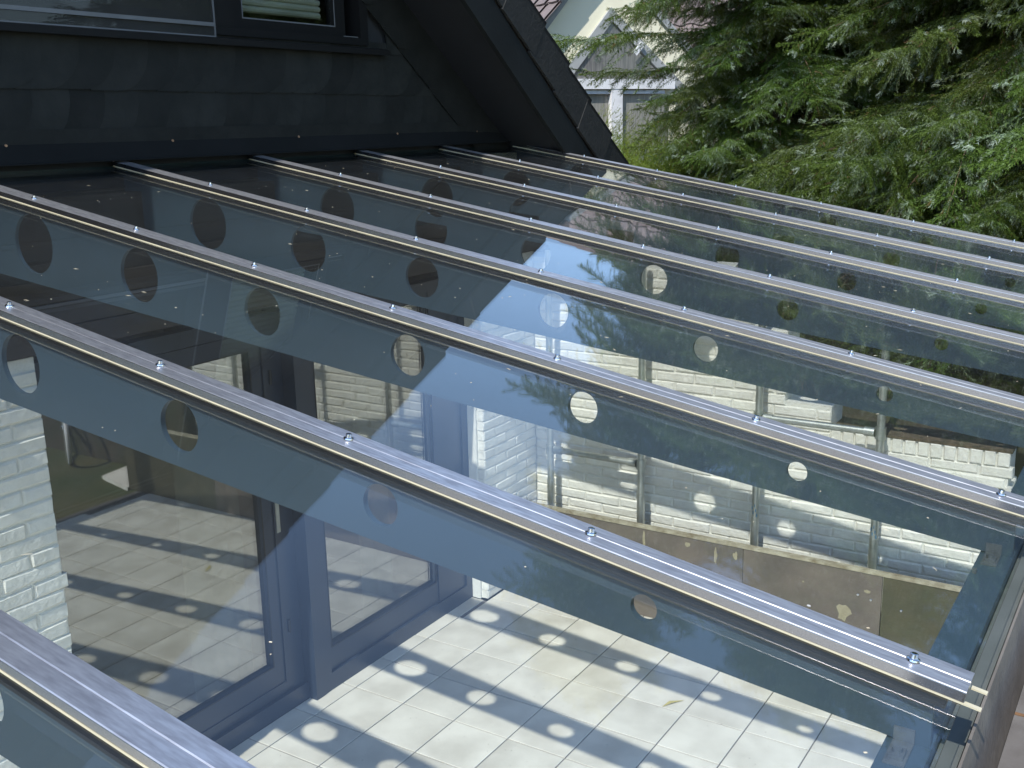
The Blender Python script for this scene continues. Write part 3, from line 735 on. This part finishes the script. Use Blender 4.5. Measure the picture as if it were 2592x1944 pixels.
def branch_mesh(seed, L=1.9, droop=.34, bare=False, width=.62, nl=.024):
    rnd = random.Random(seed); acc = ([], [], []); st = ([], [])
    def axis(t): 
        return Vector((L * t, .10 * L * math.sin(t * 2.5 + seed) * t, -droop * L * t ** 1.5 + .10 * L * max(0, t - .65)))
    prev = axis(0)
    for i in range(1, 11): q = axis(i / 10); stem(st, prev, q, .010 * (1.05 - i / 10) + .002, .010 * (1 - i / 10) + .0015); prev = q
    if not bare:
        for i in range(14): shoot(acc, axis(.1 + i * .064), axis(.1 + (i + 1) * .064) - axis(.1 + i * .064), .13, nl, .45, rnd)
    t = .10 if not bare else .2
    while t < 1.0:
        base = axis(t); dirx = (axis(min(1, t + .05)) - axis(max(0, t - .05))).normalized()
        for sgn in (-1, 1):
            if rnd.random() < .10: continue
            l2 = width * (1.03 - t) ** .7 * rnd.uniform(.5, 1.15) * (1 if t > .3 else .85) + .12
            ang = rnd.uniform(.55, 1.15)
            d = dirx * math.cos(ang) + Vector((0, sgn, 0)) * math.sin(ang) + Vector((0, 0, rnd.uniform(-.45, .45)))
            d.normalize(); sg = .038 if not bare else .085; ns = max(3, int(l2 / sg)); tone0 = rnd.choice((.24, .32, .42, .5, .66)) if not bare else .02
            pos = base.copy(); dd = d.copy(); g_ = rnd.uniform(.3, 1.3)
            for k in range(ns):
                seg = l2 / ns; nxt = pos + dd * seg
                if bare:
                    stem(st, pos, nxt, .0030, .0022)
                    if rnd.random() < .6:
                        e = nxt + Vector((rnd.uniform(-.06, .06), rnd.uniform(-.06, .06), -rnd.uniform(.06, .22))); m_ = (nxt + e) / 2 + Vector((rnd.uniform(-.03, .03), rnd.uniform(-.03, .03), 0))
                        stem(st, nxt, m_, .0020, .0015); stem(st, m_, e, .0015, .0008)
                    if rnd.random() < .35: shoot(acc, nxt, dd + Vector((0, 0, -.3)), .08, nl * .9, .3, rnd)
                else:
                    shoot(acc, pos, dd, seg, nl, tone0 + .10 * k / ns, rnd)
                    for s3 in (-1, 1):
                        if rnd.random() < .92:
                            l3 = rnd.uniform(.05, .11) * (1.2 - .6 * k / ns)
                            d3 = dd * .75 + dd.cross(Vector((0, 0, 1))) * s3 * .65 + Vector((0, 0, -rnd.uniform(-.05, .55)))
                            tn = tone0 + (.30 if rnd.random() < .08 else rnd.uniform(-.06, .12)) - (.42 if rnd.random() < .05 else 0)
                            shoot(acc, pos, d3, l3, nl * .92, tn, rnd, hang=.3)
                pos = nxt; dd = (dd + Vector((rnd.uniform(-.05, .05), rnd.uniform(-.05, .05), -.085 * g_))).normalized()
            if not bare:
                tt = tone0 + (.50 if rnd.random() < .35 else .1)
                for q in range(3): shoot(acc, pos, dd + Vector((rnd.uniform(-.5, .5), rnd.uniform(-.5, .5), rnd.uniform(-.3, .3))), .055, nl * 1.1, tt, rnd)
        t += rnd.uniform(.024, .038) if not bare else .07
    if not bare:                                  # a side leader doubles the spray
        for (t0, yw, pt_) in ((.22, .55, -.16), (.30, -.6, .14)):
            p0 = axis(t0); ca, sa = math.cos(yw), math.sin(yw); nV = len(BASEV[0]) if BASEV else 0
            if BASEV:
                bv, bf, bt_ = BASEV; k0 = len(acc[0]); cp, sp_ = math.cos(pt_), math.sin(pt_)
                for (x, y, z) in bv:
                    x, z = (x * cp + z * sp_) * .68, (-x * sp_ + z * cp) * .68; y *= .68
                    acc[0].append((p0.x + x * ca - y * sa, p0.y + x * sa + y * ca, p0.z + z))
                acc[1].extend([tuple(i + k0 for i in f) for f in bf]); acc[2].extend(bt_)
    if not bare and not BASEV: BASEV.extend([list(acc[0]), list(acc[1]), list(acc[2])])
    V, F, TT = acc; k = len(V); V = V + st[0]; F2 = [tuple(i + k for i in f) for f in st[1]]
    me = bpy.data.meshes.new('branch'); me.from_pydata(V, [], F + F2)
    me.materials.append(M_needle if not bare else M_needle); me.materials.append(M_twig)
    me.polygons.foreach_set('material_index', [0] * len(F) + [1] * len(F2))
    at = me.attributes.new('tone', 'FLOAT', 'POINT'); at.data.foreach_set('value', TT + [0.0] * len(st[0]))
    return me
lush = [branch_mesh(s, L=1.75, droop=dr, width=w) for s, dr, w in ((1, .30, .60), (2, .42, .66), (3, .22, .55), (4, .36, .72), (5, .5, .5))]
bare = [branch_mesh(11, bare=True, droop=.45), branch_mesh(12, bare=True, droop=.3)]
print('branch tris', [len(m.polygons) for m in lush])
def conifer(name, x, y, z0, h, rad, label, nlev, per, seed, lean=0.0, bare_share=.06, r_low=.8, group='tall spruces behind the garden wall', shape=.8, zstart=.4, waist=None):
    rnd = random.Random(seed); t = empty(name, (x, y, z0)); tag(t, label, 'tree', group)
    MB().tube((x, y, z0 - .1), (x, y, z0 + h * .97), .17, .02, n=10).build('trunk', M_bark, t)
    for i in range(nlev):
        s = min(.985, max(0, i / (nlev - 1) + rnd.uniform(-.006, .006))); z = zstart + (h - zstart - .15) * s
        rr = rad * (1 - s) ** shape * (r_low + (1 - r_low) * min(1, s * 4)) + .12
        if waist: rr *= waist[1] if z < waist[0] else waist[2]
        a0 = rnd.uniform(0, 6.28)
        for k in range(per if s < .85 else max(3, per - 2)):
            a = a0 + k * 2 * math.pi / per + rnd.uniform(-.25, .25)
            b = rnd.random() < bare_share and s < .55
            me = rnd.choice(bare) if b else rnd.choice(lush)
            o = bpy.data.objects.new('branch', me); link(o); o.parent = t
            sc_ = rr / 1.7 * rnd.uniform(.62, 1.2)
            if b: sc_ *= .92
            o.location = (0, 0, z + rnd.uniform(-.09, .09)); sl = -.05 + .50 * s ** 2 + rnd.uniform(-.24, .22)
            o.rotation_euler = (rnd.uniform(-.35, .35), -sl, a); o.scale = (sc_, sc_ * rnd.uniform(.9, 1.15) if sc_ > .5 else sc_ * 1.2, max(sc_, .45))
    return t
conifer('spruce_tree', 8.5, -0.12, 1.2, 7.7, 1.24, 'spruce nearest the house with a long branch reaching before the cream gable', 23, 13, 21, shape=.36, r_low=1, bare_share=.03, waist=(2.9, .90, 1.18))
near = [o for o in bpy.data.objects if o.name.startswith('spruce_tree')][0]
for (z, a, sc_, me) in ((2.42, 99, 1.42, lush[0]), (2.15, 92, 1.05, lush[0]), (4.2, 100, 1.0, lush[0]), (4.6, 88, .95, lush[0]), (4.4, 112, .9, lush[0])):
    o = bpy.data.objects.new('branch', me); link(o); o.parent = near; o.location = (0, 0, z); o.rotation_euler = (0, R(-12), R(a)); o.scale = (sc_, sc_ * .62, sc_ * .7)
conifer('spruce_tree', 8.0, -2.2, 1.2, 6.1, 1.9, 'tall blue tipped spruce behind the white wall in the middle of the row', 15, 18, 22, shape=.42, bare_share=.05, r_low=1)
conifer('spruce_tree', 7.7, -4.2, 1.2, 6.2, 2.0, 'spruce with hanging bare twigs at the right end of the row', 15, 18, 23, shape=.42, bare_share=.05, r_low=1)
conifer('spruce_tree', 10.9, -1.4, 1.2, 5.6, 2.3, 'darker spruce standing behind the front row between two crowns', 34, 7, 24, shape=.5, bare_share=0, r_low=1)
conifer('spruce_tree', 10.4, -3.8, 1.2, 5.9, 2.4, 'darker spruce standing behind the right hand crown', 34, 7, 25, shape=.5, bare_share=0, r_low=1)
conifer('spruce_tree', 10.6, 0.35, 1.2, 5.6, 1.2, 'slim spruce in the shade behind the spruce nearest the house', 22, 12, 26, shape=.5, bare_share=0, r_low=1)

# bright conifer bush below the gable house
def bush_mesh(seed):
    rnd = random.Random(seed); acc = ([], [], [])
    for i in range(260):
        a = rnd.uniform(0, 6.283); r = rnd.random() ** .5 * .30; p = Vector((r * math.cos(a), r * math.sin(a), rnd.uniform(.0, .55) * (1.1 - r)))
        d = Vector((math.cos(a) * rnd.uniform(.3, 1.2), math.sin(a) * rnd.uniform(.3, 1.2), rnd.uniform(.1, 1.0)))
        shoot(acc, p, d, rnd.uniform(.06, .14), .020, rnd.uniform(.35, .9), rnd, step=.005)
    V, F, TT = acc; me = bpy.data.meshes.new('foliage'); me.from_pydata(V, [], F); me.materials.append(M_needle2)
    at = me.attributes.new('tone', 'FLOAT', 'POINT'); at.data.foreach_set('value', TT); return me
bm_ = [bush_mesh(s) for s in (1, 2, 3)]
bush = tag(empty('conifer_bush', (8.9, 1.45, 1.2)), 'bright yellow green conifer bush below the cream gable beside the dark roof edge', 'bush')
MB().tube((8.9, 1.45, 1.1), (8.9, 1.45, 2.4), .05, .02, n=8).build('trunk', M_bark, bush)
rnd = random.Random(5)
for i in range(190):
    a = rnd.uniform(0, 6.283); z = rnd.uniform(0, 1.30); r = 1.30 * math.sqrt(max(0, 1 - (z / 1.75) ** 2)) * rnd.uniform(.5, 1)
    o = bpy.data.objects.new('foliage', rnd.choice(bm_)); link(o); o.parent = bush; o.location = (r * math.cos(a), r * math.sin(a), z); o.scale = [rnd.uniform(.7, 1.1)] * 3; o.rotation_euler = (rnd.uniform(-.4, .4), rnd.uniform(-.4, .4), a)

# ------------------------------------------------------------------ neighbour's house
NP = Vector((11.6012, 3.6006, 0)); NT = Vector((0.88295, -0.46947, 0)); NN = Vector((-0.46947, -0.88295, 0))   # along the gable, towards us
nb_h = tag(empty('neighbour_house', NP), 'cream rendered house with a steep tiled gable roof and an arrow shaped window', 'house')
def G(u, z, n=0.0): return NP + NT * u + NN * n + Vector((0, 0, z))
AU, AZ, K = 0.42, 5.12, 1.13                       # apex and pitch
def gp2(pts, n0, n1, name, m, parent=nb_h):
    b = MB(); b.prism([G(u, z, n0) for u, z in pts], NN * (n1 - n0)); o = b.build(name, m, parent); recalc(o.data); return o
eL, eR = AU - (AZ - 1.6) / K, AU + (AZ - 1.6) / .85
gp2([(eL + .1, -.1), (eR - .1, -.1), (eR - .1, 1.6 + .12), (AU, AZ - .12), (eL + .1, 1.6 + .12)], -.30, 0, 'gable_wall', M_cream_wall)
for s in (-1, 1):                                   # roof slopes: deck, tiles, barge
    e = AU + s * (AZ - 1.5) / (K if s < 0 else .85)
    b = MB(); b.prism([G(AU, AZ, .02), G(e, 1.5, .02), G(e, 1.42, .02), G(AU, AZ - .08, .02)], NN * -2.45); o = b.build('roof_deck', M_greywood, nb_h); recalc(o.data)
    gp2([(AU, AZ + .02), (e, 1.52), (e - s * .0, 1.42), (AU, AZ - .10)], .021, .035, 'barge_board', M_greywood)
LEN = math.hypot(1, K)
pt = MB(); cols = 9; rws = 12; course = .33
tdir = (NT * -1 - Vector((0, 0, K))).normalized(); tn = (Vector((0, 0, 1)) - NT * K).normalized()
for rr_ in range(rws):
    a0 = rr_ * course
    for c in range(cols):
        for q in range(5):
            hs = [.0, .035, .045, .030, .0, .0]; w = .30 / 5
            ya, yb = .05 - c * .30 - q * w, .26 - c * .30 - (q + 1) * w
            base = G(AU, AZ, 0)
            def Q(a, yy, h): return base + tdir * a + NN * yy + tn * h
            pt.add([Q(a0, ya, .02 + hs[q]), Q(a0 + course + .03, ya, .05 + hs[q]), Q(a0 + course + .03, yb, .05 + hs[q+1]), Q(a0, yb, .02 + hs[q+1])], [(0, 1, 2, 3)])
            pt.add([Q(a0 + course + .03, ya, .05 + hs[q]), Q(a0 + course + .03, ya, .015 + hs[q]), Q(a0 + course + .03, yb, .015 + hs[q+1]), Q(a0 + course + .03, yb, .05 + hs[q+1])], [(0, 1, 2, 3)])
o = pt.build('roof_tiles', M_pinktile, nb_h); o['kind'] = 'stuff'
rdg = MB().tube((0, 0, 0), (-NN.x * .36, -NN.y * .36, .0), .10, .085, n=12).mesh('ridge_tile', M_pinktile)
for i in range(8): mesh_obj('ridge_tile', rdg, nb_h, G(AU, AZ + .03, .05 - i * .34))
# main roof behind the cross gable: ridge roughly along y, tiled slope towards the terrace
RA = Vector((16.55, 9.5, 7.0)); RD = Vector((.30, -.954, 0)); DN = Vector((-.954, -.30, 0)) * .707 + Vector((0, 0, -.707)); RN = RD.cross(DN).normalized()
if RN.z < 0: RN = -RN
mr_ = MB(); mr_.prism([RA + RN * -.02, RA + RD * 8.4 + RN * -.02, RA + RD * 8.4 + DN * 5.7 + RN * -.02, RA + DN * 5.7 + RN * -.02], RN * -.15); o = mr_.build('main_roof_deck', M_greywood, nb_h); recalc(o.data)
mt = MB()
for r_ in range(17):
    for c in range(28):
        for q in range(5):
            hs = [.0, .035, .045, .030, .0, .0]; a0 = r_ * .335; ya, yb = c * .30 + q * .06, c * .30 + (q + 1) * .06
            def Q(a, yy, h): return RA + RD * yy + DN * a + RN * h
            mt.add([Q(a0, ya, .01 + hs[q]), Q(a0 + .36, ya, .04 + hs[q]), Q(a0 + .36, yb, .04 + hs[q+1]), Q(a0, yb, .01 + hs[q+1])], [(0, 1, 2, 3)])
            mt.add([Q(a0 + .36, ya, .04 + hs[q]), Q(a0 + .36, ya, .005), Q(a0 + .36, yb, .005), Q(a0 + .36, yb, .04 + hs[q+1])], [(0, 1, 2, 3)])
o = mt.build('main_roof_tiles', M_pinktile, nb_h); o['kind'] = 'stuff'
rdg2 = MB().tube((0, 0, 0), tuple(RD * .37), .12, .10, n=12).mesh('ridge_tile', M_pinktile)
for i in range(24): mesh_obj('ridge_tile', rdg2, nb_h, RA + RD * (i * .35) + Vector((0, 0, .0)))
bk = MB(); bk.prism([RA + DN * 5.6, RA + RD * 8.3 + DN * 5.6, RA + RD * 8.3 + DN * 5.6 - Vector((0, 0, 3.2)), RA + DN * 5.6 - Vector((0, 0, 3.2))], (.25, -.07, 0)); o = bk.build('main_wall', M_cream_wall, nb_h); recalc(o.data)
ga = RA + RD * 8.3; gb = MB(); gb.prism([ga - Vector((0, 0, .2)), ga + DN * 5.6 - Vector((0, 0, .2)), ga + DN * 5.6 - Vector((0, 0, 3.2)), ga + Vector((4.3, 1.35, -7)), ga + Vector((4.3, 1.35, -4.2))], RD * -.2); o = gb.build('side_gable_wall', M_cream_wall, nb_h); recalc(o.data)
# arrow window
nw = empty('arrow_window', (0, 0, 0), nb_h)
def nb_ring(outer, inner, n0, n1, name, m):
    b = MB(); k = len(outer)
    for i in range(k):
        j = (i + 1) % k; b.prism([G(*outer[i], n0), G(*outer[j], n0), G(*inner[j], n0), G(*inner[i], n0)], NN * (n1 - n0))
    o = b.build(name, m, nb_h); recalc(o.data); return o
AP = (.55, 4.378)
def leg(z, off=0): return AP[0] - (AP[1] - z) / 1.11 - off
def legr(z, off=0): return AP[0] + (AP[1] - z) / .80 + off
tz = 3.50
gp2([AP, (leg(2.2), 2.2), (leg(2.2) + .15, 2.2), (.57, 4.21)], .001, .04, 'left_canopy_board', M_greywood)
gp2([AP, (.57, 4.21), (legr(2.9) - .18, 2.9), (legr(2.9), 2.9)], .001, .04, 'right_canopy_board', M_greywood)
gp2([(.57, 4.20), (leg(tz) + .18, tz + .001), (legr(tz) - .2, tz + .001)], .002, .012, 'attic_pane', surf('dark_window_glass', (0.10, 0.10, 0.10), (0.22, 0.21, 0.20), scale=3, rough=0.12, stretch=(14, 14, 1)))
gp2([(leg(tz) + .05, tz), (legr(tz) - .1, tz), (legr(tz) - .1, tz - .125), (leg(tz) - .05, tz - .125)], .013, .09, 'white_transom', M_white)
gp2([(.525, tz - .126), (.70, tz - .126), (.70, 2.0), (.525, 2.0)], .013, .085, 'white_mullion', M_white)
gp2([(-.1, tz - .14), (.52, tz - .14), (.52, tz - .185), (-.1, tz - .185)], .013, .06, 'sash_top', M_white)
gp2([(.705, tz - .14), (1.4, tz - .14), (1.4, tz - .185), (.705, tz - .185)], .013, .06, 'sash_top', M_white)
for u0, u1 in ((-.35, .515), (.71, 1.5)): 
    gp2([(u0, tz - .19), (u1, tz - .19), (u1, 2.0), (u0, 2.0)], .003, .012, 'pane', surf('curtained_glass', (0.34, 0.33, 0.29), (0.22, 0.22, 0.20), scale=3, rough=0.25, stretch=(16, 16, 1)))
gp2([(.86, 3.84), (.99, 3.97), (1.045, 3.93), (.91, 3.79)], .07, .10, 'tilted_vent', M_white)
bpy.data.objects.remove(nw)

# pale shed glimpsed between the crowns
sh = tag(empty('garden_shed', (13.6, -0.6, 1.2)), 'pale grey shed wall glimpsed between the spruce crowns', 'shed')
MB().box((13.5, -1.4, 1.2), (15.5, 0.3, 3.2)).build('wall', surf('pale_shed_wall', (0.42, 0.44, 0.50), rough=.8), sh)
MB().prism([(13.3, -1.6, 3.2), (15.7, -1.6, 3.2), (14.5, -1.6, 3.9)], (0, 2.1, 0)).build('roof', M_barge, sh)

# ------------------------------------------------------------------ bicycle on the lawn (seen mirrored in the door glass)
bi = tag(empty('bicycle', (5.5, -4.85, -.08)), 'bicycle with pale tyres parked on the lawn, mirrored in the terrace door', 'bicycle')
bd_ = Vector((.55, -.83, 0)).normalized()
def wheel(c, nm='wheel'):
    w = MB(); n = 40; rr_, tr = .34, .020; u = bd_; z = Vector((0, 0, 1)); s = u.cross(z)
    vs = []; fs = []
    for i in range(n):
        a = 2 * math.pi * i / n; d = u * math.cos(a) + z * math.sin(a)
        for k in range(8):
            b = 2 * math.pi * k / 8; vs.append(c + d * (rr_ + tr * math.cos(b)) + s * tr * math.sin(b))
    for i in range(n):
        for k in range(8): fs.append((i*8+k, ((i+1) % n)*8+k, ((i+1) % n)*8+(k+1) % 8, i*8+(k+1) % 8))
    w.add(vs, fs, 0, True)
    o = w.build(nm, M_white, bi)
    sp_ = MB()
    for i in range(16):
        a = 2 * math.pi * i / 16; d = u * math.cos(a) + z * math.sin(a); sp_.tube(c + s * .02 * (-1) ** i, c + d * .33, .0015, n=4)
    sp_.tube(c - s * .04, c + s * .04, .02, n=10); q = sp_.build('spokes', M_steel, o)
    q.parent = o; q.location = (0, 0, 0)
c0 = Vector((5.5, -4.85, .28)); wheel(c0 - bd_ * .52); wheel(c0 + bd_ * .52)
fr = MB(); A = c0 - bd_ * .52; B = c0 + bd_ * .52; bbk = c0 - bd_ * .08 + Vector((0, 0, .0)); seat = c0 - bd_ * .22 + Vector((0, 0, .48)); head = c0 + bd_ * .36 + Vector((0, 0, .50))
for a, b in ((A, bbk), (bbk, seat), (seat, A), (seat, head), (bbk, head), (head, B)): fr.tube(a, b, .016, n=8)
fr.build('frame', M_wframe, bi)
side = Vector((bd_.y, -bd_.x, 0))
MB().tube(head + Vector((0, 0, .12)) - side * .27, head + Vector((0, 0, .12)) + side * .27, .013, n=8).tube(head, head + Vector((0, 0, .12)), .014, n=8).build('handlebar', M_steel, bi)
MB().tube(seat, seat + Vector((0, 0, .12)), .013, n=8).box(seat + Vector((-.06, -.09, .12)), seat + Vector((.06, .12, .16))).build('saddle', M_black, bi)
# light slab on the lawn
tag(MB().prism([(4.95, -3.25, -.078), (5.55, -3.35, -.078), (5.60, -3.80, -.078), (5.05, -3.72, -.078)], (0, 0, .035)).build('paving_slab', M_tile, None), 'loose pale paving slab lying on the lawn beyond the terrace, mirrored in the door', 'paving slab')


# needles, petals and grit lying on the roof glass
rnd = random.Random(77); db = MB()
for i in range(330):
    x = rnd.uniform(-.6, 5.2); s_ = rnd.uniform(-.3, 3.0)
    if abs((x / SP) - round(x / SP)) < .05: continue
    L = rnd.choice((.0012, .0015, .002, .0025, .007)); w = .0005 if L > .005 else L * .6; a = rnd.uniform(0, 3.14)
    p = P3(x, s_, -.0203); u = Vector((math.cos(a), 0, 0)) + AX * math.sin(a); v = NR.cross(u)
    db.add([p - u * L - v * w, p + u * L - v * w, p + u * L + v * w, p - u * L + v * w, p + NR * .001], [(0, 1, 4), (1, 2, 4), (2, 3, 4), (3, 0, 4)])
tag(db.build('debris', surf('pale_debris', (0.62, 0.56, 0.42), (0.40, 0.32, 0.20), scale=40, rough=.9)), 'needles, petals and grit scattered over the roof glass', 'debris', kind='stuff')
# a small leaf and grit on the floor
lf_ = MB().add([(3.95, -1.16, .003), (4.0, -1.19, .008), (4.07, -1.235, .003), (4.02, -1.17, .006)], [(0, 1, 2, 3)]).build('leaf', surf('yellow_leaf', (0.55, 0.46, 0.16), rough=.8))
tag(lf_, 'small yellow leaf lying on the pale floor tiles', 'leaf')
gr = MB()
for i in range(500):
    x, y = rnd.uniform(1.7, 4.8), rnd.uniform(-2.8, .3); r_ = rnd.uniform(.0008, .0028)
    gr.add([(x - r_, y, .0008), (x, y - r_, .0008), (x + r_, y, .0008), (x, y + r_, .0008), (x, y, .0008 + r_)], [(0, 1, 4), (1, 2, 4), (2, 3, 4), (3, 0, 4)])
tag(gr.build('grit', surf('dark_grit', (0.16, 0.12, 0.08), rough=.9)), 'dark grit scattered over the pale floor tiles', 'grit', kind='stuff')
